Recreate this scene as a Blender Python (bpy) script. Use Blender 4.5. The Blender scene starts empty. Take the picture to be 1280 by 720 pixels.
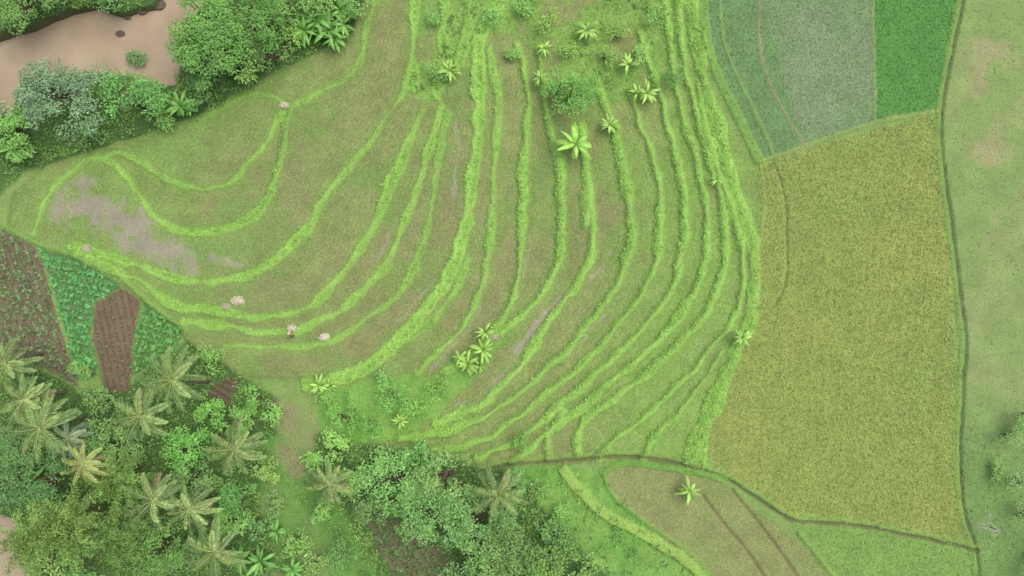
import bpy, numpy as np, math, random
rng=np.random.default_rng(7); random.seed(7)
S=0.1; H=90.0; K=0.82
def lin(c):
    c=np.asarray(c,float)/255.0
    return np.where(c<=0.04045,c/12.92,((c+0.055)/1.055)**2.4)
def C(r,g,b,k=1.0): return lin((r,g,b))*K*k
def ss(t):
    t=np.clip(t,0,1); return t*t*(3-2*t)
# ---------------------------------------------------------------- map (0.1 m units) -> world
def zb(px,py):
    d=np.hypot(px-230,py-180)
    g=1-ss((550-px)/450.)*ss((py-380)/250.)
    return -2.6+5.2*ss(d/760.)*g
def Wm(px,py,z=None):
    if z is None: z=zb(px,py)
    k=(H-z)/H*S
    return (px-640)*k,(360-py)*k
TAB=np.random.default_rng(3).random((256,256))
def vn(x,y,sc,seed=0):
    x=x/sc+seed*17.3; y=y/sc+seed*41.7
    xi=np.floor(x).astype(np.int64); yi=np.floor(y).astype(np.int64)
    fx=x-xi; fy=y-yi; fx=fx*fx*(3-2*fx); fy=fy*fy*(3-2*fy)
    a=TAB[xi%256,yi%256]; b=TAB[(xi+1)%256,yi%256]; c=TAB[xi%256,(yi+1)%256]; d=TAB[(xi+1)%256,(yi+1)%256]
    return (a*(1-fx)+b*fx)*(1-fy)+(c*(1-fx)+d*fx)*fy
def fbm(x,y,sc,seed=0):
    return (vn(x,y,sc,seed)+0.5*vn(x,y,sc/2.1,seed+1)+0.25*vn(x,y,sc/4.3,seed+2))/1.75
# ---------------------------------------------------------------- grid
far=np.array([12,40,100,250,600,1500,4000,12000.])
gx=np.concatenate([-120-far[::-1],np.arange(-120,1401,1.6),1400+far])
gy=np.concatenate([-100-far[::-1],np.arange(-100,821,1.6),820+far])
NX,NY=len(gx),len(gy)
PX,PY=np.meshgrid(gx,gy)      # shape NY,NX
def catmull(p,n=5):
    p=np.array(p,float)
    if len(p)<3: return p
    q=np.vstack([2*p[0]-p[1],p,2*p[-1]-p[-2]]); out=[]
    for i in range(1,len(q)-2):
        for t in np.arange(n)/n:
            out.append(0.5*((2*q[i])+(-q[i-1]+q[i+1])*t+(2*q[i-1]-5*q[i]+4*q[i+1]-q[i+2])*t*t+(-q[i-1]+3*q[i]-3*q[i+1]+q[i+2])*t**3))
    out.append(p[-1]); return np.array(out)
WOBX=(fbm(PX,PY,28,5)-.5)*9; WOBY=(fbm(PX,PY,28,9)-.5)*9
def dline(pts,R=26,smooth=True,wob=1.0):
    D=np.full((NY,NX),1e3)
    p=catmull(pts) if smooth else np.array(pts,float)
    for a,b in zip(p[:-1],p[1:]):
        x0,x1=min(a[0],b[0])-R,max(a[0],b[0])+R; y0,y1=min(a[1],b[1])-R,max(a[1],b[1])+R
        i0,i1=np.searchsorted(gx,[x0,x1]); j0,j1=np.searchsorted(gy,[y0,y1])
        if i1<=i0 or j1<=j0: continue
        X=PX[j0:j1,i0:i1]+wob*WOBX[j0:j1,i0:i1]; Y=PY[j0:j1,i0:i1]+wob*WOBY[j0:j1,i0:i1]
        d=b-a; L=max(d@d,1e-9)
        t=np.clip(((X-a[0])*d[0]+(Y-a[1])*d[1])/L,0,1)
        dd=np.hypot(X-a[0]-t*d[0],Y-a[1]-t*d[1])
        D[j0:j1,i0:i1]=np.minimum(D[j0:j1,i0:i1],dd)
    return D
def inpoly(X,Y,poly):
    m=np.zeros(X.shape,bool); n=len(poly)
    for i in range(n):
        x0,y0=poly[i]; x1,y1=poly[(i+1)%n]
        if y0==y1: continue
        c=((y0>Y)!=(y1>Y))&(X<(x1-x0)*(Y-y0)/(y1-y0)+x0)
        m^=c
    return m
def blur(a,n=1):
    for _ in range(n):
        b=a.copy()
        b[1:-1]=(a[:-2]+2*a[1:-1]+a[2:])/4
        a=b.copy()
        a[:,1:-1]=(b[:,:-2]+2*b[:,1:-1]+b[:,2:])/4
    return a
def pmask(poly,feather=1,wob=0.6):
    m=inpoly(PX+wob*WOBX,PY+wob*WOBY,poly).astype(float)
    return blur(m,feather)
# ---------------------------------------------------------------- zones
TERR=[(20,240),(60,205),(130,185),(250,145),(340,95),(440,45),(490,-120),(850,-120),(880,40),(900,120),(925,190),(945,210),(943,330),(945,385),(905,470),(875,545),(870,575),(690,580),(600,580),(490,560),(430,500),(440,470),(380,475),(300,470),(240,430),(180,375),(100,325),(10,285)]
BIG=[(948,205),(1168,142),(1172,200),(1185,300),(1192,400),(1198,500),(1202,600),(1212,680),(1100,660),(990,648),(940,612),(895,582),(874,550),(885,520),(925,430),(945,385),(950,280)]
GRAY=[(878,-120),(1090,-120),(1093,152),(1000,182),(955,200),(925,150),(895,90),(880,40)]
DEEP=[(1092,-120),(1210,-120),(1197,0),(1186,70),(1173,137),(1094,153)]
FARR=[(1210,-120),(1420,-120),(1420,840),(1230,840),(1225,720),(1218,680),(1206,640),(1202,560),(1207,480),(1209,430),(1200,370),(1190,300),(1181,220),(1176,160),(1179,120),(1190,60),(1205,0)]
BOTR=[(990,655),(1100,665),(1212,688),(1222,720),(1225,840),(1120,840),(1040,720)]
OVAL=[(755,592),(785,580),(850,590),(900,600),(950,640),(1000,682),(1040,720),(1120,840),(960,840),(890,720),(850,690),(800,650),(765,615)]
LAWN=[(600,588),(700,580),(760,590),(770,620),(850,690),(890,725),(960,840),(700,840),(740,720),(690,650)]
RIV=[(-120,60),(0,42),(60,22),(110,8),(150,16),(190,8),(205,-10),(250,-100),(320,-110),(256,-20),(228,50),(220,104),(160,92),(110,86),(60,92),(26,102),(8,156),(-120,186)]
RIV2=[(-120,640),(0,645),(28,662),(38,720),(40,840),(-120,840)]
J1=[(-120,430),(0,440),(60,465),(100,490),(165,478),(235,425),(300,465),(350,500),(345,560),(330,640),(380,720),(400,840),(-120,840)]
J2=[(395,545),(520,560),(620,585),(665,610),(700,660),(760,720),(790,840),(440,840),(440,720),(380,630)]
J3=[(-120,-120),(520,-120),(485,10),(440,45),(340,92),(250,145),(130,186),(30,218),(0,245),(-120,280)]
GPATCH=[(395,490),(470,472),(560,468),(600,445),(625,415),(632,425),(600,470),(545,520),(500,545),(430,560),(395,530)]
TOPG=[(505,-120),(850,-120),(862,60),(830,110),(780,135),(720,110),(690,90),(650,40),(600,45),(565,105),(535,135),(512,115),(512,40)]
SOILP=[(345,500),(395,510),(400,560),(375,600),(350,560)]
V1=[(-120,270),(0,285),(45,308),(58,345),(72,400),(88,450),(98,485),(60,462),(0,440),(-120,420)]
V2=[(48,310),(100,325),(152,358),(116,378),(112,420),(122,470),(98,474),(78,400),(62,345)]
V3=[(118,378),(152,360),(175,375),(168,420),(160,490),(132,492),(116,420)]
V4=[(180,378),(232,412),(215,442),(165,470),(170,420)]
V5=[(262,485),(290,470),(303,480),(280,515),(262,505)]
V6=[(455,650),(480,640),(560,690),(600,740),(500,740)]
n0=fbm(PX,PY,120,1); n1=fbm(PX,PY,40,2); n2=fbm(PX,PY,12,3); n3=vn(PX,PY,4,4)
col=np.zeros((NY,NX,3))
def mixc(m,c):
    global col
    c=np.asarray(c)
    col=col*(1-m[...,None])+c*m[...,None]
grass=np.full((NY,NX),0.5); stub=np.zeros((NY,NX)); wet=np.zeros((NY,NX)); jung=np.zeros((NY,NX)); ripe=np.zeros((NY,NX)); short=np.zeros((NY,NX))
a=n0[...,None]
col[:]=C(105,145,65)*a*1.3+C(130,150,80)*(1-a)*1.1
# far right meadow
m=pmask(FARR); mixc(m,C(130,157,84)); grass=grass*(1-m)+0.25*m
mb_=m*ss((n1-0.46)/0.16)*np.exp(-((PX-1236)/24)**2)*ss((330-PY)/120.)
mixc(np.clip(mb_,0,1)*0.75,C(166,154,116))
mixc(m*ss((n1-.5)/.15)*0.4,C(148,160,100)); mixc(m*ss((PY-470)/100.)*0.7,C(108,150,74)); grass=np.maximum(grass,m*ss((PY-470)/100.)*.8)
# gray field, deep green
m=pmask(GRAY); mixc(m,C(110,148,88)); grass*=1-m; short=np.maximum(short,m*.9)
mr=m*ss((PX-(950+PY*0.28))/6.); mixc(mr*(0.5+0.35*ss((n1-.4)/.2)),C(132,152,110))
mixc(m*ss((PX-1020)/60.)*ss((PY-90)/60.)*.4,C(104,146,78))
m=pmask(DEEP); mixc(m,C(88,148,64)); grass=grass*(1-m)+m*.35; short=np.maximum(short,m)
m=pmask(BIG); BIGM=m
strp=np.sin((PX*.98+PY*.06)*2*np.pi/9.)*.5+.5
mixc(m,C(146,166,76)); mixc(m*ss((n0-.45)/.2)*0.5,C(156,169,82)); mixc(m*ss((n1-.48)/.2)*0.45,C(132,161,74)); mixc(m*strp*.2,C(126,151,70)); grass*=1-m; ripe=np.maximum(ripe,m)
m=pmask(BOTR); mixc(m,C(124,164,74)); grass=grass*(1-m)+m*.3; short=np.maximum(short,m*.8)
m=pmask(LAWN); mixc(m,C(110,164,62)); mixc(m*ss((n1-.45)/.15)*.6,C(132,176,76)); mixc(m*ss((n2-.5)/.15)*.4,C(92,142,58)); grass=grass*(1-m)+m*.9; jung=np.maximum(jung,m*.42)
m=pmask(OVAL); mixc(m,C(144,154,90)); mixc(m*ss((n1-.5)/.2)*.5,C(132,156,80)); grass*=1-m; stub=np.maximum(stub,m); jung*=1-m
# jungle soil
for J in (J1,J2,J3):
    m=pmask(J,3,1.5); mixc(m,C(78,114,52)); grass=grass*(1-m)+.3*m; jung=np.maximum(jung,m)
m=pmask([(320,560),(350,540),(400,580),(440,650),(480,740),(500,840),(350,840),(340,700)],3,1.5)
mixc(m*.8,C(102,154,62)); jung*=1-.35*m; grass=np.maximum(grass,m*.9)
mixc(m*ss((n1-.52)/.12)*.3,C(142,136,98))
m=pmask(SOILP,6,3)*(.25+.6*ss((n1-.38)/.2)); mixc(m*.7,C(150,134,104)); jung*=1-m*.8
# terraces
TM=pmask(TERR)
floor=C(138,151,84); floor_l=C(128,153,76); floor_r=C(136,168,80)
wl=ss((480-PX)/200.)[...,None]; wr=ss((PX-(750-(PY-200)*.2))/120.)[...,None]
fl=floor*(1-wl)+floor_l*wl; fl=fl*(1-wr)+floor_r*wr
BUNDS=[ # pts, half width, brightness
([(45,290),(55,255),(80,220),(105,202),(125,198),(140,205),(160,222),(178,250),(198,276),(225,288),(258,291),(295,284),(322,266),(340,240),(348,205),(356,165),(360,135)],3.6,.85),
([(360,135),(395,118),(435,98),(453,72),(460,35),(472,0),(480,-60)],3.2,.7),
([(118,200),(150,194),(178,203),(207,226),(245,236),(282,230),(310,207),(335,176),(350,148),(360,134)],3.2,.75),
([(360,135),(330,120),(300,125),(250,150)],2,.3),
([(95,310),(150,325),(200,343),(260,352),(310,345),(350,320),(385,285),(402,255),(425,224),(452,190),(480,155),(502,122),(512,90)],4.2,.95),
([(100,322),(170,350),(215,378),(270,390),(330,397),(382,385),(415,360),(442,325),(465,285),(482,245),(500,205),(515,165),(527,140)],4.6,1),
([(235,402),(300,412),(350,417),(392,404),(432,383),(465,353),(490,318),(506,280),(520,240),(532,200),(542,170),(550,135)],4.5,.95),
([(280,432),(350,435),(400,431),(440,412),(480,382),(512,350),(528,310),(538,270),(544,225),(552,180),(558,140)],3.4,.75),
([(385,482),(440,468),(470,450),(502,420),(535,385),(560,350),(573,315),(582,280),(590,230),(597,160),(599,100),(600,50),(625,0),(640,-60)],6.2,1.3),
([(500,430),(540,400),(572,360),(585,325)],3,.6),
([(520,468),(560,430),(590,388),(605,348),(612,300),(615,240),(620,180),(622,120),(612,60)],3.8,.9),
([(560,465),(600,432),(630,395),(645,355),(653,310),(655,260),(655,200),(660,150),(658,100),(645,55)],4.2,.95),
([(625,415),(655,392),(682,360),(700,320),(704,270),(702,220),(692,170),(682,125),(672,60)],4,.95),
([(545,530),(600,505),(640,470),(665,435),(688,400),(715,365),(737,325),(742,285),(736,240),(732,200),(728,160)],5,1.1),
([(500,548),(570,535),(630,505),(680,465),(720,425),(755,380),(780,340),(790,295),(786,240),(776,190),(762,140),(745,100)],4.4,.9),
([(540,562),(600,552),(645,525),(690,485),(735,450),(775,405),(805,362),(822,315),(825,255),(816,200),(800,150),(790,115)],4.4,.9),
([(600,572),(655,545),(700,505),(750,465),(798,415),(835,370),(853,320),(855,260),(846,200),(832,150),(820,100),(798,40)],4.7,.95),
([(640,578),(675,550),(700,530),(735,502),(790,455),(838,412),(868,368),(884,320),(884,270),(874,210),(856,150),(842,90),(832,0),(830,-60)],4.4,.95),
([(683,575),(690,540),(702,515)],3,.7),
([(722,565),(732,525),(770,498),(830,448),(878,400),(902,350),(909,300),(900,240),(882,180),(864,110),(852,40),(850,-60)],4.6,.95),
([(750,570),(790,535),(845,485),(888,440),(922,385),(928,330),(922,285),(905,230),(885,165),(872,100)],4.4,.95),
([(800,575),(830,535),(870,490),(905,440)],3.6,.8),
([(868,575),(880,530),(904,480),(922,438),(938,392),(942,340),(936,292),(922,248),(908,200),(895,150),(878,90),(866,0),(862,-60)],10,1.3),
([(940,380),(930,430),(900,500),(880,545)],3.5,.7),
([(512,110),(518,60),(520,0),(525,-60)],5.5,1.1),
([(545,125),(552,70),(556,0),(560,-60)],4.5,1),
([(575,80),(585,40),(585,0),(590,-60)],4,.9),
([(735,235),(733,280)],6,.9),
]
D=np.full((NY,NX),1e3); BM=np.zeros((NY,NX)); BB=np.zeros((NY,NX))
rs=1-.15*ss((PX-730)/80.)
for pts,w,b in BUNDS:
    d=dline(pts)
    D=np.minimum(D,d)
    ww=w*(0.88+0.9*(n1-.45)*2)*rs+.6
    mm=ss((ww+2.6-d-(n2-.5)*5)/5.0)
    BM=np.maximum(BM,mm); BB=np.maximum(BB,mm*b)
# region labels (flood fill)
free=(D>2.2)&(TM>.5)
lab=np.zeros(NY*NX,np.int32); fr=free.ravel(); frb=bytearray(fr.astype(np.uint8).tobytes())
nl=0; lablist=[0]*(NY*NX)
for s in np.flatnonzero(fr)[::7]:
    s=int(s)
    if not frb[s]: continue
    nl+=1; st=[s]; frb[s]=0
    while st:
        c=st.pop(); lablist[c]=nl
        for q in (c-1,c+1,c-NX,c+NX):
            if frb[q]: frb[q]=0; st.append(q)
lab=np.array(lablist).reshape(NY,NX)
Z0=zb(PX,PY)
sums=np.bincount(lab.ravel(),Z0.ravel(),nl+1); cnt=np.bincount(lab.ravel(),minlength=nl+1)
mean=sums/np.maximum(cnt,1)
tint=np.random.default_rng(11).normal(0,1,(nl+1,2))
Z=Z0.copy(); mk=lab>0
Z[mk]=Z0[mk]+np.clip(mean[lab[mk]]-Z0[mk],-.34,.34)
Z=blur(Z,6)
tn=np.clip(tint[lab]*.5,-1,1)*mk[...,None]
fl=fl*(1+0.10*tn[...,0:1])*(1+np.stack([.06*tn[...,1],0*tn[...,1],-.03*tn[...,1]],-1))
rows=np.sin(D*2*np.pi/5.2+n1*4)
fl=fl*(1+0.06*rows[...,None])*(0.86+.28*n2[...,None])
mixc(TM,fl); jung*=1-TM
mixc(TM*ss((n0-.47)/.16)*.5,C(144,142,94))
mixc(TM*ss((n1-.5)/.12)*.55,C(124,162,72))
grass=grass*(1-TM)+TM*(0.06+.25*ss((n1-.5)/.15)); stub=np.maximum(stub,TM)
mixc(TM*ss((18-D)/16.)*.45,C(128,168,70))
# weedy areas in terraces
mixc(TM*ss((PX-730)/100.)*ss((n1-.36)/.14)*.6,C(134,174,74)); grass=np.maximum(grass,TM*ss((PX-720)/120.)*.5*ss((n1-.33)/.2))
gz=pmask(TOPG,3,1.5); gm=gz*ss((n1-.30)/.16)*.95; mixc(gm,C(138,182,78)); mixc(gm*ss((n2-.5)/.14)*.55,C(112,158,62)); grass=np.maximum(grass,gm); jung=np.maximum(jung,gz*ss((n1-.42)/.14)*.45)
gz=pmask(GPATCH,3,1.5); mixc(gz*.9,C(112,168,62)); mixc(gz*ss((n1-.48)/.1)*.5,C(136,182,78)); grass=np.maximum(grass,gz); stub*=1-gz
# wet slivers
for pts,w in [([(92,255),(120,258),(160,280),(195,308),(235,325)],34),([(100,230),(112,250)],14),([(270,325),(300,330)],8),([(478,445),(502,415)],4),([(538,466),(575,425),(597,385),(607,348)],4.5),([(600,346),(585,343)],2.5),([(645,440),(672,402),(705,372)],9),
   ([(555,522),(600,500),(630,470)],8),([(694,212),(690,185)],4.5),([(571,150),(573,200),(565,245)],3.4),([(610,301),(645,301)],2.6),([(508,322),(530,323)],4),([(560,330),(530,370),(500,400)],3.2),([(740,350),(765,320)],4.),([(655,345),(668,300)],3.5),([(470,330),(500,270)],3),([(755,395),(720,440)],3.)]:
    d=dline(pts,R=60,wob=1.5)
    wet=np.maximum(wet,ss((w-d-(n2-.5)*w*1.8)/(w*1.1+2))*TM)
wet*=(1-BM)
mixc(wet*.9,C(158,150,130))
stub*=1-wet*.8
# bunds colour
gc=C(124,170,64)*(1-n2[...,None])*1.08+C(142,187,78)*n2[...,None]*1.05
gb=np.clip(BB,0,1.3)[...,None]
gcol=gc*(0.88+.24*gb)
bk=np.clip(BM*.92,0,1)[...,None]*(.72+.28*np.clip(gb,0,1))
col=col*(1-bk)+gcol*bk
grass=np.maximum(grass,BM*(.6+.4*np.clip(BB,0,1))); stub*=1-BM
Z+=0.22*ss(BM)
# other lines: ditches / field margins / paths
def ditch(pts,w,c,k=.85,dz=-.15,wob=.6,g=None):
    global grass,stub,ripe,short,Z
    d=dline(pts,wob=wob); m=ss((w+1-d-(n2-.5)*2)/2.4)
    mixc(m*k,c); Z=Z+dz*m
    if g is not None: grass=grass*(1-m)+g*m
    else: grass=grass*(1-m)
    stub=stub*(1-m); ripe=ripe*(1-m); short=short*(1-m)
RP=[(1208,-60),(1203,0),(1190,60),(1178,120),(1175,160),(1180,220),(1190,300),(1199,370),(1206,430),(1203,480),(1199,560),(1204,640),(1218,690),(1228,760)]
ditch([(x-2,y) for x,y in RP],5,C(122,158,72),.8,.12,.5,.7)
ditch([(x+2,y) for x,y in RP],2.2,C(84,100,58),.8,-.3,.5)
LP=[(600,588),(650,580),(700,577),(760,572),(820,574),(870,585),(905,597),(940,618),(985,648),(1040,655),(1100,662),(1160,674),(1222,688)]
ditch([(x,y-5) for x,y in LP],3.5,C(128,164,72),.85,.15,.5,.8)
ditch(LP,2.2,C(108,110,68),.85,-.25,.5)
ditch([(948,203),(1000,184),(1093,153),(1172,139)],3,C(138,162,84),.8,.15,.4,.6)
ditch([(1091,-60),(1092,60),(1094,152)],1.6,C(136,154,98),.7,.1,.3,.4)
ditch([(948,-60),(949,0),(950,60),(964,108),(985,148),(1006,182)],1.8,C(146,138,102),.9,.1,.4)
ditch([(898,-20),(905,50),(924,100),(948,150),(966,192)],2,C(122,160,76),.8,.15,.4,.5)
ditch([(880,0),(884,50),(898,95),(925,150),(948,200)],6,C(120,166,68),.85,.2,.5,.9)
ditch([(966,200),(980,240),(984,290),(983,350),(968,384),(946,386)],1.7,C(118,136,66),.8,-.15,.4)
ditch([(950,210),(955,250),(950,300)],1.5,C(130,158,72),.6,.1,.4,.4)
ditch([(705,588),(722,610),(750,636),(790,660),(840,688),(885,722)],6.5,C(150,188,82),.95,.4,.6,1.)
ditch([(755,595),(768,620),(800,648),(850,682),(892,720)],2.6,C(120,162,66),.85,.2,.5,.9)
ditch([(755,590),(785,579),(850,586),(905,598)],4,C(114,164,62),.9,.2,.5,.9)
ditch([(880,620),(905,655),(935,690),(960,730)],1.8,C(122,108,72),.7,-.2,.4)
ditch([(915,612),(950,655),(990,712),(1010,740)],2,C(118,106,70),.7,-.2,.4)
ditch([(1000,668),(1040,720),(1070,760)],2.6,C(128,166,72),.8,.2,.4,.8)
ditch([(5,282),(50,305),(100,322),(150,345),(180,372),(235,412)],3,C(122,166,68),.85,.2,.5,.8)
ditch([(48,312),(62,348),(78,400),(95,475)],1.6,C(100,148,66),.8,-.1,.3,.4)
ditch([(116,378),(113,420),(128,485)],1.4,C(100,148,66),.8,-.1,.3,.4)
ditch([(176,376),(169,420),(160,480)],2,C(100,148,60),.8,-.1,.3,.5)
# vegetable plots
crops=[]
for poly,c,ang,per,cc,sz in [(V1,C(114,98,80),62,8.5,C(126,158,96),.50),(V2,C(92,130,74),12,8,C(108,188,96),.58),(V3,C(116,94,76),78,8,C(120,136,88),.30),(V4,C(86,126,62),20,8,C(112,180,84),.58),(V5,C(106,90,70),30,8,C(104,110,72),.22),(V6,C(112,106,76),55,9,C(108,146,76),.5)]:
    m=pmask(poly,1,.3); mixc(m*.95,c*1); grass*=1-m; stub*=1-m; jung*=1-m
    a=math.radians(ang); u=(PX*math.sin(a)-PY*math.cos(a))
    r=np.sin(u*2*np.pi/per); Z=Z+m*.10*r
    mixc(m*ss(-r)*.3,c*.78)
    xs=[p[0] for p in poly]; ys=[p[1] for p in poly]
    cx,cy=np.mean(xs),np.mean(ys)
    step=5.5
    i=np.arange(-60,61)
    A,B=np.meshgrid(i*per,i*step)
    # rows along direction (cos a, sin a)
    u0=cx*math.sin(a)-cy*math.cos(a); off=(per*.25-u0)%per
    ux=(A+off); qx=cx+ux*math.sin(a)+B*math.cos(a); qy=cy-ux*math.cos(a)+B*math.sin(a)
    qx=qx+rng.normal(0,.6,qx.shape); qy=qy+rng.normal(0,.6,qy.shape)
    k=inpoly(qx,qy,poly)&(rng.random(qx.shape)<.92)
    crops.append((qx[k],qy[k],cc,sz))
# rivers
for R_ in (RIV,RIV2):
    m=blur(inpoly(PX+WOBX,PY+WOBY,R_).astype(float),4)
    mixc(ss(m*1.6),C(122,100,76)); Z=Z*(1-ss(m*1.3))+(-4.3)*ss(m*1.3); grass*=1-ss(m*2); jung*=1-ss(m*1.8)
Z+= (n2-.5)*.10+(n3-.5)*.06*np.clip(grass+jung,0,1)+ (n1-.5)*.5*np.clip(jung,0,1)
far_m=((PX<-120)|(PX>1400)|(PY<-100)|(PY>820))
Z[far_m]=Z0[far_m]
# ---------------------------------------------------------------- mesh helpers
LUM=np.array([.27,.58,.15])
def obj_from(name,V,F,Cc,mat,extra=None,smooth=False,parent=None):
    me=bpy.data.meshes.new(name)
    V=np.ascontiguousarray(V,np.float32); F=np.ascontiguousarray(F,np.int32)
    me.vertices.add(len(V)); me.vertices.foreach_set("co",V.ravel())
    me.loops.add(F.size); me.loops.foreach_set("vertex_index",F.ravel())
    me.polygons.add(len(F)); me.polygons.foreach_set("loop_start",np.arange(0,F.size,4,dtype=np.int32))
    if smooth: me.polygons.foreach_set("use_smooth",np.ones(len(F),bool))
    def att(n,c,haze_desat=0.):
        at=me.attributes.new(n,'FLOAT_COLOR','POINT')
        c=np.clip(c,0,1); l=(c@LUM)[:,None]; c=c*(1-haze_desat)+l*haze_desat  # haze put into the colours by pulling them toward grey
        c4=np.ones((len(V),4),np.float32); c4[:,:3]=c; at.data.foreach_set("color",c4.ravel())
    att("Col",np.minimum(Cc,.75),.08)
    if extra is not None: att("Msk",extra)
    me.update(calc_edges=True)
    me.materials.append(mat)
    o=bpy.data.objects.new(name,me); bpy.context.scene.collection.objects.link(o)
    if parent: o.parent=parent
    return o
class MB:
    def __init__(s): s.V=[];s.F=[];s.C=[];s.n=0
    def add(s,V,F,Cc):
        V=np.asarray(V,float).reshape(-1,3); s.V.append(V); s.F.append(np.asarray(F)+s.n)
        s.C.append(np.broadcast_to(Cc,(len(V),3))); s.n+=len(V)
    def leaves(s,P,az,el,L,Wd,colr,droop=0.,roll=0.):
        n=len(P); az=np.broadcast_to(az,n); el=np.broadcast_to(el,n); L=np.broadcast_to(L,n)[:,None]; Wd=np.broadcast_to(Wd,n)[:,None]
        roll=np.broadcast_to(roll,n)[:,None]
        Dv=np.stack([np.cos(az)*np.cos(el),np.sin(az)*np.cos(el),np.sin(el)],-1)
        Sd=np.stack([-np.sin(az),np.cos(az),0*az],-1); U=np.cross(Dv,Sd)
        Sd=Sd*np.cos(roll)+U*np.sin(roll)
        dr=np.zeros((n,3)); dr[:,2]=droop
        V=np.stack([P,P+Dv*L*.5+Sd*Wd*.5,P+Dv*L-dr*L,P+Dv*L*.5-Sd*Wd*.5],1)
        F=np.arange(4*n).reshape(n,4)
        cc=np.broadcast_to(colr,(n,3)); s.add(V.reshape(-1,3),F,np.repeat(cc,4,0))
    def tube(s,pts,rad,colr,k=6):
        pts=np.asarray(pts,float); n=len(pts); V=[]
        for i in range(n):
            t=pts[min(i+1,n-1)]-pts[max(i-1,0)]; t/=np.linalg.norm(t)+1e-9
            ref=np.array([1,0,0.]) if abs(t[0])<.8 else np.array([0,1,0.])
            a=np.cross(t,ref); a/=np.linalg.norm(a); b=np.cross(t,a)
            for j in range(k):
                th=2*np.pi*j/k; V.append(pts[i]+rad[i]*(math.cos(th)*a+math.sin(th)*b))
        F=[[i*k+j,i*k+(j+1)%k,(i+1)*k+(j+1)%k,(i+1)*k+j] for i in range(n-1) for j in range(k)]
        s.add(V,F,colr)
    def build(s,name,mat,parent=None,smooth=False): return obj_from(name,np.concatenate(s.V),np.concatenate(s.F),np.concatenate(s.C),mat,smooth=smooth,parent=parent)
# ---------------------------------------------------------------- materials
def newmat(name):
    m=bpy.data.materials.new(name); m.use_nodes=True; nt=m.node_tree
    for n in list(nt.nodes): nt.nodes.remove(n)
    return m,nt,nt.nodes,nt.links
def noise(N,L,co,scale,detail=3):
    n=N.new('ShaderNodeTexNoise'); n.inputs['Scale'].default_value=scale; n.inputs['Detail'].default_value=detail
    L.new(co.outputs['Object'],n.inputs['Vector']); return n
def maprange(N,L,src,a,b,c,d):
    n=N.new('ShaderNodeMapRange'); L.new(src,n.inputs[0])
    for i,v in zip((1,2,3,4),(a,b,c,d)): n.inputs[i].default_value=v
    return n.outputs[0]
def math_(N,L,op,a,b):
    n=N.new('ShaderNodeMath'); n.operation=op
    for i,v in enumerate((a,b)):
        if isinstance(v,(int,float)): n.inputs[i].default_value=v
        else: L.new(v,n.inputs[i])
    return n.outputs[0]
def vscale(N,L,c,f):
    n=N.new('ShaderNodeVectorMath'); n.operation='SCALE'; L.new(c,n.inputs[0]); L.new(f,n.inputs['Scale']); return n.outputs[0]
def leafmat(name,transl=.25,rough=.6,lo=.8,hi=1.2,scale=1.5):
    m,nt,N,L=newmat(name)
    at=N.new('ShaderNodeAttribute'); at.attribute_name='Col'; co=N.new('ShaderNodeTexCoord')
    f=maprange(N,L,noise(N,L,co,scale,2).outputs['Fac'],.3,.7,lo,hi)
    c=vscale(N,L,at.outputs['Color'],f)
    b=N.new('ShaderNodeBsdfPrincipled'); L.new(c,b.inputs['Base Color']); b.inputs['Roughness'].default_value=rough
    b.inputs['Specular IOR Level'].default_value=.4
    o=N.new('ShaderNodeOutputMaterial')
    if transl>0:
        t=N.new('ShaderNodeBsdfTranslucent'); L.new(c,t.inputs['Color'])
        x=N.new('ShaderNodeMixShader'); x.inputs[0].default_value=transl
        L.new(b.outputs[0],x.inputs[1]); L.new(t.outputs[0],x.inputs[2]); L.new(x.outputs[0],o.inputs[0])
    else: L.new(b.outputs[0],o.inputs[0])
    return m
M_leaf=leafmat('foliage'); M_grass=leafmat('grass_blades',0,.85); M_palm=leafmat('palm_leaf',.2,.45); M_matte=leafmat('matte_surface',0,.85,.75,1.2,6)
gm_,nt,N,L=newmat('terraced_ground')
at=N.new('ShaderNodeAttribute'); at.attribute_name='Col'; ms=N.new('ShaderNodeAttribute'); ms.attribute_name='Msk'
co=N.new('ShaderNodeTexCoord'); sep=N.new('ShaderNodeSeparateColor'); L.new(ms.outputs['Color'],sep.inputs[0])
f1=maprange(N,L,noise(N,L,co,.35,4).outputs['Fac'],.3,.7,.88,1.12)
nf=noise(N,L,co,5,5); f2=maprange(N,L,nf.outputs['Fac'],.3,.7,.84,1.16)
vo=N.new('ShaderNodeTexVoronoi'); vo.inputs['Scale'].default_value=3.2; L.new(co.outputs['Object'],vo.inputs['Vector'])
f3=maprange(N,L,vo.outputs['Distance'],.1,.6,1.10,.84)
f3=math_(N,L,'ADD',math_(N,L,'MULTIPLY',math_(N,L,'SUBTRACT',f3,1.0),sep.outputs[0]),1.0)
f=math_(N,L,'MULTIPLY',math_(N,L,'MULTIPLY',f1,f2),f3)
c=vscale(N,L,at.outputs['Color'],f)
b=N.new('ShaderNodeBsdfPrincipled'); L.new(c,b.inputs['Base Color'])
L.new(maprange(N,L,sep.outputs[2],0,1,.95,.2),b.inputs['Roughness']); b.inputs['Specular IOR Level'].default_value=.4
bp=N.new('ShaderNodeBump'); bp.inputs['Distance'].default_value=.12; L.new(nf.outputs['Fac'],bp.inputs['Height'])
L.new(maprange(N,L,sep.outputs[2],0,1,.7,.05),bp.inputs['Strength']); L.new(bp.outputs[0],b.inputs['Normal'])
o=N.new('ShaderNodeOutputMaterial'); L.new(b.outputs[0],o.inputs[0])
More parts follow.
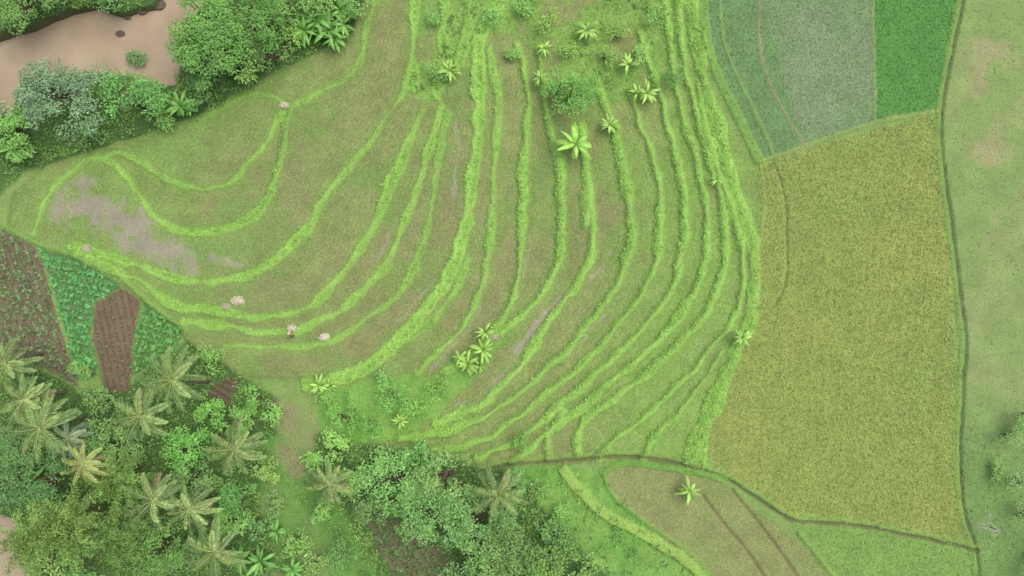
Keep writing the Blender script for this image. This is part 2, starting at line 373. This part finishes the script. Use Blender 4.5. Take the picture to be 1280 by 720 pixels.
# ---------------------------------------------------------------- ground
WX,WY=Wm(PX,PY)
V=np.stack([WX,WY,Z],-1).reshape(-1,3)
I=np.arange(NX*NY).reshape(NY,NX)
F=np.stack([I[1:,:-1],I[1:,1:],I[:-1,1:],I[:-1,:-1]],-1).reshape(-1,4)
obj_from('ground',V,F,np.clip(col,0,1).reshape(-1,3),gm_,np.stack([stub,grass,wet],-1).reshape(-1,3),smooth=True)
def samp(A,px,py):
    i=np.clip(np.searchsorted(gx,px),0,NX-1); j=np.clip(np.searchsorted(gy,py),0,NY-1); return A[j,i]
def gp(px,py,dz=0.):
    x,y=Wm(px,py); return np.stack([x,y,samp(Z,px,py)+dz],-1)
# ---------------------------------------------------------------- river
wm,nt,N,L=newmat('muddy_water'); co=N.new('ShaderNodeTexCoord')
b=N.new('ShaderNodeBsdfPrincipled'); b.inputs['Roughness'].default_value=.3
n=noise(N,L,co,.25,4); cr=N.new('ShaderNodeValToRGB'); L.new(n.outputs['Fac'],cr.inputs[0])
cr.color_ramp.elements[0].color=(*C(164,144,118),1); cr.color_ramp.elements[1].color=(*C(184,166,140),1); cr.color_ramp.elements[0].position=.3; cr.color_ramp.elements[1].position=.7
L.new(cr.outputs[0],b.inputs['Base Color'])
bp=N.new('ShaderNodeBump'); bp.inputs['Strength'].default_value=.2; L.new(noise(N,L,co,2.5,4).outputs['Fac'],bp.inputs['Height']); L.new(bp.outputs[0],b.inputs['Normal'])
o=N.new('ShaderNodeOutputMaterial'); L.new(b.outputs[0],o.inputs[0])
for x0,x1,y0,y1,z in [(-119,330,-99,200,-3.1),(-119,60,600,819,-3.1)]:
    g=10; us=np.linspace(x0,x1,g); vs=np.linspace(y1,y0,g); U_,V_=np.meshgrid(us,vs)
    X,Y=Wm(U_,V_,z); I=np.arange(g*g).reshape(g,g)
    obj_from('river',np.stack([X,Y,X*0+z],-1).reshape(-1,3),np.stack([I[:-1,:-1],I[:-1,1:],I[1:,1:],I[1:,:-1]],-1).reshape(-1,4),np.ones((g*g,3)),wm)
# ---------------------------------------------------------------- scattered ground vegetation
def tufts(mb,P,c,nb,L0,L1,wd,el0,el1,var=.18,droop=0.):
    n=len(P)
    for _ in range(nb):
        az=rng.random(n)*6.283; el=rng.uniform(el0,el1,n)
        k=(1+rng.normal(0,var,n))[:,None]
        mb.leaves(P+rng.normal(0,.05,(n,3))*[1,1,0],az,el,rng.uniform(L0,L1,n),wd*rng.uniform(.7,1.3,n),np.clip(c*k,0,1),droop,rng.normal(0,.3,n))
n=500000
px=rng.uniform(-90,1370,n); py=rng.uniform(-70,790,n)
g=samp(grass,px,py); k=rng.random(n)<np.clip(g,0,1)**1.4*.5
k&=(samp(wet,px,py)<.3)
px,py=px[k],py[k]; cc=samp(col,px,py)*1.1
mb=MB(); tufts(mb,gp(px,py,-.01),cc,2,.10,.28,.10,.05,.65,.15); mb.build('grass',M_grass); print('grass',len(px))
# taller weeds on the bund crests
n=240000
px=rng.uniform(-60,1300,n); py=rng.uniform(-60,780,n)
k=rng.random(n)<(samp(BM,px,py)**3*np.clip(samp(n1,px,py)-.38,0,1)*1.7); px,py=px[k],py[k]
mb=MB(); tufts(mb,gp(px,py,-.01),samp(col,px,py)*1.18,4,.16,.38,.11,.15,.9,.18); mb.build('bund_weeds',M_grass); print('weeds',len(px))
# stubble
n=170000
px=rng.uniform(-60,1100,n); py=rng.uniform(-60,780,n)
s_=samp(stub,px,py); ph=.5+.5*np.sin(samp(D,px,py)*2*np.pi/5.2+samp(n1,px,py)*4)
k=rng.random(n)<s_*(.35+.65*ph); px,py=px[k],py[k]
cc=samp(col,px,py)*1.14; r=rng.random(len(px))[:,None]; cc=cc*(1-.3*r)+C(168,182,108)*.3*r
mb=MB(); tufts(mb,gp(px,py,-.01),cc,2,.10,.20,.09,.05,.8,.14); mb.build('rice_stubble',M_grass); print('stub',len(px))
# ripe rice field: planted grid
xs,ys=np.meshgrid(np.arange(860,1225,2.35),np.arange(130,700,2.35)); px=(xs+rng.normal(0,.6,xs.shape)).ravel(); py=(ys+rng.normal(0,.6,xs.shape)).ravel()
k=rng.random(len(px))<samp(ripe,px,py)*.97; px,py=px[k],py[k]
cc=samp(col,px,py)*1.05; r=(rng.random(len(px))*fbm(px,py,14,8)*1.2)[:,None]; cc=cc*(1-r*.5)+C(174,178,90)*r*.5
mb=MB(); tufts(mb,gp(px,py,-.01),cc,3,.16,.34,.10,.05,.9,.16,.1); mb.build('rice_crop',M_grass)
xs,ys=np.meshgrid(np.arange(870,1240,2.6),np.arange(-80,790,2.6)); px=(xs+rng.normal(0,.5,xs.shape)).ravel(); py=(ys+rng.normal(0,.5,xs.shape)).ravel()
k=rng.random(len(px))<samp(short,px,py)*.95; px,py=px[k],py[k]
mb=MB(); tufts(mb,gp(px,py,-.01),samp(col,px,py)*1.15,3,.14,.28,.09,.1,.9,.12); mb.build('rice_seedlings',M_grass)
# undergrowth
n=28000
px=rng.uniform(-100,980,n); py=rng.uniform(-90,800,n)
k=rng.random(n)<samp(jung,px,py)**2*.8; px,py=px[k],py[k]
t=fbm(px,py,35,21)[:,None]; t2=rng.random(len(px))[:,None]
cc=C(98,146,64)*(1-t)+C(148,192,86)*t; cc=cc*(.8+.5*t2)
mb=MB()
hgt=rng.uniform(0,.7,len(px))
for _ in range(8):
    P=gp(px,py)+np.stack([rng.normal(0,.28,len(px)),rng.normal(0,.28,len(px)),hgt*rng.random(len(px))],-1)
    mb.leaves(P,rng.random(len(px))*6.28,rng.uniform(-.2,.6,len(px)),rng.uniform(.25,.6,len(px)),rng.uniform(.1,.26,len(px)),cc*(1+rng.normal(0,.15,(len(px),1))),.1,rng.normal(0,.4,len(px)))
mb.build('undergrowth',M_leaf)
# crops
mb=MB()
for qx,qy,cc,sz in crops:
    m_=len(qx); vs_=rng.uniform(.75,1.2,m_)*sz; vc=cc*rng.uniform(.8,1.15,(m_,1))
    for _ in range(7):
        mb.leaves(gp(qx,qy,.03),rng.random(m_)*6.28,rng.uniform(.1,.7,m_),rng.uniform(.6,1.2,m_)*vs_,rng.uniform(.4,.6,m_)*vs_,vc*(1+rng.normal(0,.12,(m_,1))),.1,rng.normal(0,.3,m_))
mb.build('vegetable_crop',M_leaf)
# ---------------------------------------------------------------- trees
LK=1.5   # leaf reflectance relative to the colour table
BARK=C(120,105,85)
def tree(px,py,r,h,c,name='broadleaf_tree',dens=1.,leaf=.34,c2=None,flat=.55,sparse=False):
    """px,py crown centre on map (seen from above), r crown radius m, h height m"""
    zg=float(samp(Z,np.array([px]),np.array([py]))[0]); zt=zg+h*.75
    x,y=Wm(px,py,zt); base=np.array([x,y,zg-.2]); mb=MB()
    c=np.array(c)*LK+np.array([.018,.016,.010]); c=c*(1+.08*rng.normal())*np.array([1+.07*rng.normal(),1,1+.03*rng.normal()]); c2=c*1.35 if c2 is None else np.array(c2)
    tr=.035*h+.06*r*.5
    lean=rng.normal(0,.3,2)
    fork=base+[lean[0],lean[1],h*.4]
    mb.tube([base,base*.5+fork*.5+[.1,0,0],fork],[tr,tr*.8,tr*.65],BARK)
    nc=max(6,int(r*r*2.5*dens))
    cl=[]
    lobes=[(rng.random()*6.28,rng.uniform(.3,.75)*r,rng.uniform(.25,.5)*r) for _ in range(8)]
    while len(cl)<nc:
        if rng.random()<.78:
            a,dd,rr=lobes[rng.integers(8)]; aa=rng.random()*6.28; q=math.sqrt(rng.random())*rr
            X_=dd*math.cos(a)+q*math.cos(aa); Y_=dd*math.sin(a)+q*math.sin(aa); zz=math.sqrt(max(0,1-(q/rr)**2))*.5*rr
        else:
            aa=rng.random()*6.28; q=math.sqrt(rng.random())*r*.8; X_=q*math.cos(aa);Y_=q*math.sin(aa); zz=0
        rad=math.hypot(X_,Y_)/r
        if rad>1.15: continue
        z_=h*.5+flat*r*math.sqrt(max(0,1.35-rad*rad))*rng.uniform(.6,1.0)+zz*.7
        cl.append((X_,Y_,min(z_,h*1.12)))
    cl=np.array(cl); cen=cl+[x,y,zg]
    for q in cen[rng.permutation(nc)[:min(nc,14)]]:
        mid=fork*.5+q*.5+[0,0,-.3]; mb.tube([fork,mid,q-[0,0,.2]],[tr*.5,tr*.3,.03],BARK,5)
    nl_=50
    for q,l in zip(cen,cl):
        s=rng.uniform(.42,.85)*(1+.06*r)
        u=rng.normal(0,1,(nl_,3)); u/=np.linalg.norm(u,axis=1)[:,None]; u*=(rng.random(nl_)**.4)[:,None]*s; u[:,2]*=.6
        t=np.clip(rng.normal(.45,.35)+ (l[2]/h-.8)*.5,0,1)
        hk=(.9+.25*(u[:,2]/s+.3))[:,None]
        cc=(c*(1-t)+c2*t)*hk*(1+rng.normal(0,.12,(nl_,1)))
        az=np.arctan2(u[:,1],u[:,0])+rng.normal(0,.8,nl_)
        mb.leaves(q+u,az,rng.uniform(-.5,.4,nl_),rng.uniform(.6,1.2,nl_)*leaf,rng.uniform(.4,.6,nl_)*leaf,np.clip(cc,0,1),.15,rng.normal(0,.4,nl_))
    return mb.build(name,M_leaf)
def palm(px,py,r=4.,h=7.,c=None,yellow=0.):
    zg=float(samp(Z,np.array([px]),np.array([py]))[0]); x,y=Wm(px,py,zg+h); top=np.array([x,y,zg+h]); mb=MB()
    b0=rng.normal(0,.7,2); base=np.array([x+b0[0],y+b0[1],zg-.2])
    t=np.linspace(0,1,8)[:,None]; pts=base*(1-t)+top*t; pts[:,:2]+=(np.sin(t*3.14)*.25)*b0/2
    mb.tube(pts,np.linspace(.22,.12,8),C(125,115,98),7)
    c=C(140,176,96) if c is None else c
    nf=18; off=rng.random()*6.28
    for i in range(nf):
        az=off+i*2.399+rng.normal(0,.16); age=i/nf
        el=1.0-1.15*age+rng.normal(0,.1); Lf=r*rng.uniform(.9,1.22)*(1.0 if age>.2 else .8)
        m=11; P=[top.copy()]; e=el; bend=rng.uniform(.10,.17); azz=az; tw=rng.normal(0,.04)
        for j in range(m-1):
            P.append(P[-1]+Lf/(m-1)*np.array([math.cos(azz)*math.cos(e),math.sin(azz)*math.cos(e),math.sin(e)])); e-=bend; azz+=tw
        P=np.array(P)
        fc=c*(1.0+rng.normal(0,.2)); 
        if age<.25: fc=fc*.7+C(184,200,110)*.4
        if yellow>0 : fc=fc*(1-yellow)+C(208,210,108)*yellow
        if age>.92 and rng.random()<.4: fc=C(150,140,95)
        mb.tube(P,np.linspace(.06,.015,m),fc*.5+C(194,204,125)*.6,4)
        nlf=34; s=np.linspace(.08,1,nlf)*(m-1); k=np.minimum(s.astype(int),m-2); fr_=(s-k)[:,None]
        Q=P[k]*(1-fr_)+P[k+1]*fr_
        ll=.19*r*np.sin(np.clip(np.linspace(.18,.97,nlf),0,1)*3.14)**.6
        for sd in (-1,1):
            mb.leaves(Q,azz+sd*(1.1-.5*np.linspace(0,1,nlf))+rng.normal(0,.06,nlf),rng.uniform(-.5,-.15,nlf),ll*rng.uniform(.85,1.1,nlf),.085,fc*(1+rng.normal(0,.12,(nlf,1))),.15,rng.normal(.0,.25,nlf)+sd*.2)
    for i in range(7):
        a=rng.random()*6.28; q=top+[.28*math.cos(a),.28*math.sin(a),-.3]
        mb.tube([q+[0,0,.13],q+[0,0,.06],q-[0,0,.08],q-[0,0,.14]],[.02,.11,.11,.02],C(125,140,60),6)
    return mb.build('coconut_palm',M_palm)
def banana_part(mb,P0,r,h,c,nl_=10):
    mb.tube([P0,P0+[.03,0,h*.5],P0+[0,.02,h*.9]],[.13,.1,.06],C(130,150,80),7)
    top=P0+[0,0,h*.85]; off=rng.random()*6.28
    for i in range(nl_):
        az=off+i*2.399+rng.normal(0,.25); e=1.1-.95*i/nl_+rng.normal(0,.08); Lf=r*rng.uniform(.75,1.25); m=9
        P=[top+[.05*math.cos(az),.05*math.sin(az),0]]; bend=rng.uniform(.14,.24)
        for j in range(m-1):
            P.append(P[-1]+Lf*1.15/(m-1)*np.array([math.cos(az)*math.cos(e),math.sin(az)*math.cos(e),math.sin(e)])); e-=bend
        P=np.array(P); sd=np.array([-math.sin(az),math.cos(az),0]); w=.115*r*np.array([.1,.25,.9,1.1,1.1,1.0,.85,.55,.06])*rng.uniform(.8,1.15)
        fc=c*(1+rng.normal(0,.14)); V=[];cc=[]
        for j in range(m):
            jag=1+rng.normal(0,.12)
            V+= [P[j]+sd*w[j]*jag-[0,0,w[j]*.35],P[j]+[0,0,.02],P[j]-sd*w[j]*jag-[0,0,w[j]*.35]]; cc+=[fc,fc*1.25,fc*.95]
        F=[]
        for j in range(m-1): F+=[[3*j,3*j+1,3*j+4,3*j+3],[3*j+1,3*j+2,3*j+5,3*j+4]]
        mb.add(V,F,np.array(cc))
BAN=C(140,190,62)
def banana(px,py,r=1.8,h=2.2,c=BAN,n=1):
    zg=float(samp(Z,np.array([px]),np.array([py]))[0]); x,y=Wm(px,py,zg+h*.9); mb=MB()
    for i in range(n):
        o=np.array([0,0,0.]) if i==0 else np.array([rng.normal(0,.7),rng.normal(0,.7),0])
        banana_part(mb,np.array([x,y,zg-.05])+o,r*(1 if i==0 else .65),h*(1 if i==0 else rng.uniform(.6,.8)),c,12 if i==0 else 8)
    mb.build('banana_plant',M_palm)
def bamboo(px,py,r,h,c):
    zg=float(samp(Z,np.array([px]),np.array([py]))[0]); x,y=Wm(px,py,zg+h*.75); mb=MB(); c=c*1.5
    for i in range(int(26*r/3)):
        az=rng.random()*6.28; out=rng.uniform(.3,1.1)*r; m=10
        b0=np.array([x+rng.normal(0,.4),y+rng.normal(0,.4),zg-.2]); t=np.linspace(0,1,m)
        P=np.stack([b0[0]+math.cos(az)*out*t**2.2,b0[1]+math.sin(az)*out*t**2.2,b0[2]+h*rng.uniform(.8,1.05)*np.sin(t*1.75)],-1)
        mb.tube(P,np.linspace(.05,.012,m),C(160,175,95),5)
        nlf=190; s=rng.uniform(.35,1,nlf)**.8*(m-1); k=np.minimum(s.astype(int),m-2); fr_=(s-k)[:,None]
        Q=P[k]*(1-fr_)+P[k+1]*fr_+rng.normal(0,.26,(nlf,3))
        fc=c*(.75+.6*rng.random())
        mb.leaves(Q,az+rng.normal(0,.9,nlf),rng.uniform(-.8,.2,nlf),rng.uniform(.25,.45,nlf),rng.uniform(.08,.14,nlf),fc*(1+rng.normal(0,.15,(nlf,1))),.2,rng.normal(0,.4,nlf))
    mb.build('bamboo_clump',M_leaf)
GG=C(110,138,98); G1=C(98,142,68); G2=C(116,162,72); GD=C(86,126,64); YG=C(128,168,78)
# top-left
for a in [(72,120,5.4,8,GG),(42,100,2.4,6,GG),(160,124,4.2,7,C(98,150,70)),(228,62,2.8,8,G1),(262,62,5.4,9,C(102,154,66)),(250,15,4.2,9,C(102,156,64)),(315,28,4.6,8,C(98,152,60)),(345,5,3.4,7,G2),(20,2,3.4,5,C(98,138,60)),(60,-14,3,5,G1),(300,75,2.8,5,G2),(335,62,2.6,5,G1),(10,160,3.,5,G2),(22,190,1.8,3.,G2),(400,-12,3.5,6,G2),(445,-2,2.4,4,G2),(112,168,1.8,3.,G1),(205,132,1.6,3,G2),(-20,140,4,7,GG),(135,-10,2.2,4,GD),(170,74,1.4,2.5,GD),(250,112,2.2,4,G1),(365,48,1.8,3,G2),(200,150,1.4,2.4,G2)]:
    tree(*a)
for p in [(395,22,2.3),(410,38,2),(425,12,2),(380,38,1.8),(225,132,1.9),(15,185,1.8),(430,30,1.6),(418,48,1.4),(310,90,1.4)]: banana(p[0],p[1],p[2],2.6,C(122,182,74),2)
# bottom-left
for a in [(140,560,4.2,6,G1),(60,600,4.,6,GD),(20,560,3.4,5,GD),(130,500,2.2,3.5,G1),(235,560,3.4,5,C(102,162,62)),(265,515,2.2,4,C(98,162,60)),(300,620,3,4.5,C(92,144,60)),(240,600,3.2,5,G1),(110,690,4.2,6,C(98,140,60)),(195,690,4,6,C(96,140,58)),(230,690,2.6,4.5,GD),(300,530,2,3,G2),(320,500,1.8,3,C(98,152,60)),(15,610,3.4,5,GD),(60,700,4,6.5,C(112,150,66)),(265,450,1.8,3,G2),(340,520,1.6,2.5,G2),(170,640,3.,5,GD),(285,650,2.4,4,G2),(100,460,1.5,2,G2),(30,470,2,3,GD),(330,590,1.8,2.4,G2),(345,630,1.6,2.2,G1),(370,675,1.8,2.2,G2),(320,660,1.8,2.4,G1),(395,700,1.6,2,G2),(425,690,1.8,2.2,G1)]:
    tree(*a)
for a in [(90,655,4.8,8.5,C(116,146,64)),(150,600,4,7.5,C(112,146,64)),(45,670,4.2,8,C(116,150,68)),(150,665,3.6,7.5,C(104,140,60))]: bamboo(*a)
for a in [(215,475,4.1,7.5),(176,520,3.9,7.5),(293,562,3.7,6.5),(50,535,4.2,8),(30,500,3.6,7.5),(85,548,3,6.5),(192,625,3.7,8),(268,690,4.2,7.5),(238,636,3.3,6.8),(8,455,3.4,6),(412,605,3.0,5),(622,618,3.4,6.5)]:
    palm(*a,c=(C(108,140,112) if a[0]==85 else None))
palm(104,580,2.8,7.5,yellow=.5)
for p in [(325,702,1.9),(365,712,1.7),(40,600,2),(15,580,2),(345,665,1.3),(300,700,1.6)]: banana(p[0],p[1],p[2],2.2,C(114,178,74))
# bottom centre
for a in [(500,600,4.4,4.5,C(110,156,76)),(560,600,4.2,5.5,C(114,158,80)),(545,650,4.6,6,C(106,148,72)),(600,655,4.6,6,C(112,154,78)),(650,680,4.4,6,C(100,146,66)),(690,710,3.8,6,C(102,150,64)),(620,705,4.2,6,C(108,150,74)),(450,600,2.8,4,C(110,160,70)),(470,640,2.6,4,G1),(700,670,2,3.,G1),(400,640,1.8,2.5,G2),(520,570,2.4,3,C(110,164,72)),(650,600,1.8,2.5,G1),(420,560,2.2,2.6,G2),(580,712,3,5,G1),(740,715,2.,3,G2),(390,575,1.3,1.8,G2)]:
    tree(*a)
for a in [(488,492,2.6,3,C(106,162,68)),(515,505,2.,2.2,C(106,166,64)),(430,520,2.2,2.4,C(110,164,66)),(545,488,1.8,2,C(114,168,66)),(465,530,1.8,2,C(106,158,62)),(405,495,1.2,1.5,G2),(712,118,3.2,4,C(98,152,60)),(700,105,2.2,3,C(98,152,60)),(730,108,2.2,3,C(96,148,60)),(845,95,1.6,2.2,C(92,142,62)),(690,25,1.5,1.8,C(124,168,68)),(770,40,1.2,1.5,C(120,166,66)),(650,550,1.3,1.2,C(110,156,62)),(480,475,1.4,1.6,G2),(655,10,1.2,1.5,G2),(820,20,1.3,1.6,G2),(700,640,1.,1.,G2),(680,610,.9,1.,G2),(548,90,1.1,1.2,G2),(620,20,1.3,1.4,G2),(545,20,1.,1.1,G2),(760,70,1.2,1.4,G2),(640,70,.9,1.,G2),(800,70,1.1,1.2,G2),(710,60,1.1,1.2,G2)]:
    tree(*a,name='bush',leaf=.26)
for p in [(720,180,2.2,3,1),(733,38,1.4,1.8,1),(809,116,1.5,1.8,2),(762,156,1.3,1.6,1),(785,80,1.2,1.6,1),(680,60,.9,1.2,1),(675,97,1.,1.4,1),(562,88,1.4,1.6,2),(896,224,.9,1.5,1),(928,422,1.2,1.6,1),(862,614,1.5,1.6,1),(500,527,1.1,1.6,1),(398,482,1.3,1.5,2),(584,455,1.5,2.,2),(604,438,1.4,2.,1),(606,415,1.1,1.7,1),(575,447,1.,1.5,1)]:
    banana(p[0],p[1],p[2],p[3],C(162,208,88) if p[0]!=720 else C(156,212,80),p[4])
# right edge: low shrubs
for a in [(1268,545,2.0,1.8,C(120,158,82)),(1280,600,2.4,2.2,C(118,154,84)),(1292,520,2.4,2.5,G2),(1284,650,2.0,2,C(120,154,88)),(1305,700,3.4,3.5,C(114,150,80)),(1245,590,1.1,1.1,G2)]:
    tree(*a,dens=.38,leaf=.26,name='shrub')
# bare tree
def bare(px,py,h,ang,spread):
    zg=float(samp(Z,np.array([px]),np.array([py]))[0]); x,y=Wm(px,py,zg+h*.7); mb=MB()
    def br(p,az,el,L_,r,dep):
        P=[p]; e=el;a=az
        for j in range(4):
            P.append(P[-1]+L_/4*np.array([math.cos(a)*math.cos(e),math.sin(a)*math.cos(e),math.sin(e)])); e+=rng.normal(0,.12); a+=rng.normal(0,.14)
        mb.tube(P,np.linspace(r,r*.55,5),C(196,196,178),5)
        if dep>0:
            for k_ in range(3): br(P[rng.integers(2,5)],a+rng.normal(0,.6),e-rng.uniform(0,.5),L_*rng.uniform(.5,.75),r*.6,dep-1)
    br(np.array([x,y,zg-.2]),ang,1.3,h*.5,.10,0)
    for i in range(3): br(np.array([x,y,zg+h*.35]),ang+rng.normal(0,spread),rng.uniform(.3,.9),h*.5,.05,2)
    mb.build('bare_tree',M_matte)
bare(1264,672,5,2.3,.9)
# ---------------------------------------------------------------- rocks
import bmesh
for px_,py_,r in [(142,10,1.0),(155,5,.7),(176,12,.8),(150,42,.5),(196,5,.9),(128,9,.6),(160,22,.35)]:
    me=bpy.data.meshes.new('river_rock')
    bm=bmesh.new(); bmesh.ops.create_icosphere(bm,subdivisions=3,radius=r)
    for v in bm.verts:
        q=v.co; k=1+.5*(float(vn(np.array([q.x*3+px_]),np.array([q.y*3+q.z*2]),1.1,3)[0])-.5); v.co=q*k; v.co.z*=.55
    bm.to_mesh(me); bm.free()
    a_=me.attributes.new('Col','FLOAT_COLOR','POINT'); a_.data.foreach_set('color',np.tile([*C(105,92,82),1],len(me.vertices)).astype(np.float32))
    me.materials.append(M_matte); ob=bpy.data.objects.new('river_rock',me); X,Y=Wm(px_,py_,-3.); ob.location=(X,Y,-3.05); ob.scale=(1.3,.8,1); bpy.context.scene.collection.objects.link(ob)
# ---------------------------------------------------------------- straw heaps
def straw(px,py,r,h,c=C(214,206,176)):
    p=gp(np.array([px]),np.array([py]))[0]; mb=MB(); n_=int(500*r)
    a=rng.random(n_)*6.28; q=rng.random(n_)**.6; x_=np.cos(a)*q*r*1.3; y_=np.sin(a)*q*r*.8
    P=p+np.stack([x_,y_,h*(1-q)**.6*rng.uniform(.75,1,n_)],-1)
    mb.leaves(P,rng.random(n_)*6.28,rng.uniform(-.3,.4,n_),rng.uniform(.2,.4,n_),.08,c*(1+rng.normal(0,.15,(n_,1))),0.1)
    th=np.linspace(0,2*np.pi,13)[:-1]; rings=[]
    for k_,hh in ((1,.0),(.8,.35),(.45,.7),(.06,.9)): rings.append(np.stack([np.cos(th)*r*1.2*k_,np.sin(th)*r*.72*k_,0*th+hh*h],-1)+p)
    V_=np.concatenate(rings); F_=[[i*12+j,i*12+(j+1)%12,(i+1)*12+(j+1)%12,(i+1)*12+j] for i in range(3) for j in range(12)]
    mb.add(V_,F_,c*.8); mb.build('straw_heap',M_matte)
straw(299,376,.6,.5); straw(285,383,.4,.35,C(184,176,146)); straw(407,421,.45,.9,C(232,224,200)); straw(357,133,.4,.6); straw(618,421,.35,.5,C(196,188,160)); straw(110,311,.5,.3,C(190,186,156)); straw(367,410,.4,.6)
# ---------------------------------------------------------------- farmer (bending, conical hat)
def solid(name,c):
    m,nt,N,L=newmat(name); b=N.new('ShaderNodeBsdfPrincipled'); b.inputs['Roughness'].default_value=.85; co=N.new('ShaderNodeTexCoord')
    r=N.new('ShaderNodeValToRGB'); L.new(noise(N,L,co,14,3).outputs['Fac'],r.inputs[0]); r.color_ramp.elements[0].color=(*(c*.8),1); r.color_ramp.elements[1].color=(*np.clip(c*1.15,0,1),1)
    L.new(r.outputs[0],b.inputs['Base Color']); o=N.new('ShaderNodeOutputMaterial'); L.new(b.outputs[0],o.inputs[0]); return m
def skin(name,verts,edges,radii,mat,parent,root=0):
    me=bpy.data.meshes.new(name); me.from_pydata([tuple(v) for v in verts],edges,[]); o=bpy.data.objects.new(name,me); bpy.context.scene.collection.objects.link(o)
    o.modifiers.new('s','SKIN'); sl=me.skin_vertices[0] if me.skin_vertices else None
    if sl is None:
        bpy.context.view_layer.objects.active=o; o.select_set(True); sl=me.skin_vertices[0]
    for i,r in enumerate(radii): sl.data[i].radius=(r,r) if not isinstance(r,tuple) else r
    for i in range(len(radii)): sl.data[i].use_root=(i==root)
    sb=o.modifiers.new('u','SUBSURF'); sb.levels=1; sb.render_levels=2; me.materials.append(mat); o.parent=parent
emp=bpy.data.objects.new('farmer',None); bpy.context.scene.collection.objects.link(emp)
p=gp(np.array([368.]),np.array([420.]))[0]; emp.location=p; emp.rotation_euler=(0,0,1.9)
skm=solid('skin_tone',C(150,105,80)); sh=solid('shirt_cloth',C(150,110,100)); tr_=solid('trouser_cloth',C(70,72,84)); ht=solid('woven_hat',C(206,190,150)); hr=solid('hair',C(30,26,24))
skin('trousers',[(0,0,.84),(0,.1,.8),(.05,.12,.46),(0,.13,.12),(0,-.1,.8),(.07,-.13,.46),(-.02,-.15,.12)],[(0,1),(1,2),(2,3),(0,4),(4,5),(5,6)],[.13,.11,.085,.065,.11,.085,.065],tr_,emp)
skin('shirt',[(0,0,.86),(.16,0,1.02),(.34,0,1.16),(.42,0,1.22),(.36,.18,1.16),(.5,.26,.96),(.36,-.18,1.16),(.5,-.26,.96)],[(0,1),(1,2),(2,3),(2,4),(4,5),(2,6),(6,7)],[.14,.14,.15,.07,.08,.055,.08,.055],sh,emp)
for s_ in (-1,1):
    skin('forearm_and_hand',[(.5,.26*s_,.96),(.62,.24*s_,.76),(.66,.23*s_,.70)],[(0,1),(1,2)],[.045,.03,.035],skm,emp)
    for k_ in range(4):
        y0=.23*s_+(k_-1.5)*.02; l_=(.9,1.05,1,.8)[k_]
        skin('finger_%d'%k_,[(.66,y0,.69),(.685,y0,.69-.04*l_),(.68,y0,.69-.075*l_)],[(0,1),(1,2)],[.009,.009,.007],skm,emp)
    skin('thumb',[(.655,.20*s_,.72),(.66,.18*s_,.68),(.67,.185*s_,.65)],[(0,1),(1,2)],[.011,.01,.008],skm,emp)
    skin('foot',[(-.02 if s_<0 else 0,.14*s_,.14),(0,.14*s_,.04),(.15,.15*s_,.03)],[(0,1),(1,2)],[.05,.045,.035],skm,emp)
skin('head',[(.40,0,1.2),(.46,0,1.27),(.52,0,1.34),(.57,0,1.37),(.545,0,1.28),(.61,0,1.31)],[(0,1),(1,2),(2,3),(2,4),(2,5)],[.05,.055,.1,.085,.05,.018],skm,emp)
skin('hair',[(.49,0,1.37),(.54,0,1.43)],[(0,1)],[.09,.085],hr,emp)
hb=MB(); ax=np.array([.45,0,.9]); ax/=np.linalg.norm(ax); u_=np.array([0,1,0.]); v_=np.cross(ax,u_); c0=np.array([.53,0,1.41])
Vh=[];nh=20
for rr,hh in ((.27,0),(.25,.02),(.14,.1),(.01,.19)):
    for j in range(nh):
        t=2*math.pi*j/nh; Vh.append(c0+ax*hh+rr*(math.cos(t)*u_+math.sin(t)*v_))
hb.add(Vh,[[i*nh+j,i*nh+(j+1)%nh,(i+1)*nh+(j+1)%nh,(i+1)*nh+j] for i in range(3) for j in range(nh)],C(206,190,150)); hb.build('conical_hat',ht,emp)
# ---------------------------------------------------------------- light, world, camera
sc=bpy.context.scene
w=bpy.data.worlds.new("World"); sc.world=w; w.use_nodes=True; nt=w.node_tree; bg=nt.nodes['Background']
sky=nt.nodes.new('ShaderNodeTexSky'); sky.sky_type='NISHITA'; sky.sun_disc=False; el=math.radians(65); rot=math.radians(60)
sky.sun_elevation=el; sky.sun_rotation=rot; sky.air_density=.9; sky.dust_density=5; sky.ozone_density=.6
nt.links.new(sky.outputs[0],bg.inputs[0]); bg.inputs[1].default_value=.15
sl=bpy.data.lights.new('sun','SUN'); sl.energy=2.3; sl.angle=math.radians(50); sl.color=(1,.98,.93)
so=bpy.data.objects.new('sun',sl); sc.collection.objects.link(so)
from mathutils import Vector
dv=Vector((math.sin(rot)*math.cos(el),math.cos(rot)*math.cos(el),math.sin(el))); so.rotation_euler=dv.to_track_quat('Z','Y').to_euler()
cam=bpy.data.cameras.new('camera'); co_=bpy.data.objects.new('camera',cam); sc.collection.objects.link(co_); co_.location=(0,0,H); co_.rotation_euler=(0,0,0)
cam.sensor_width=36; cam.angle=2*math.atan(64/H); cam.clip_end=5000; sc.camera=co_
sc.view_settings.view_transform='Standard'; sc.view_settings.look='None'; sc.view_settings.exposure=0
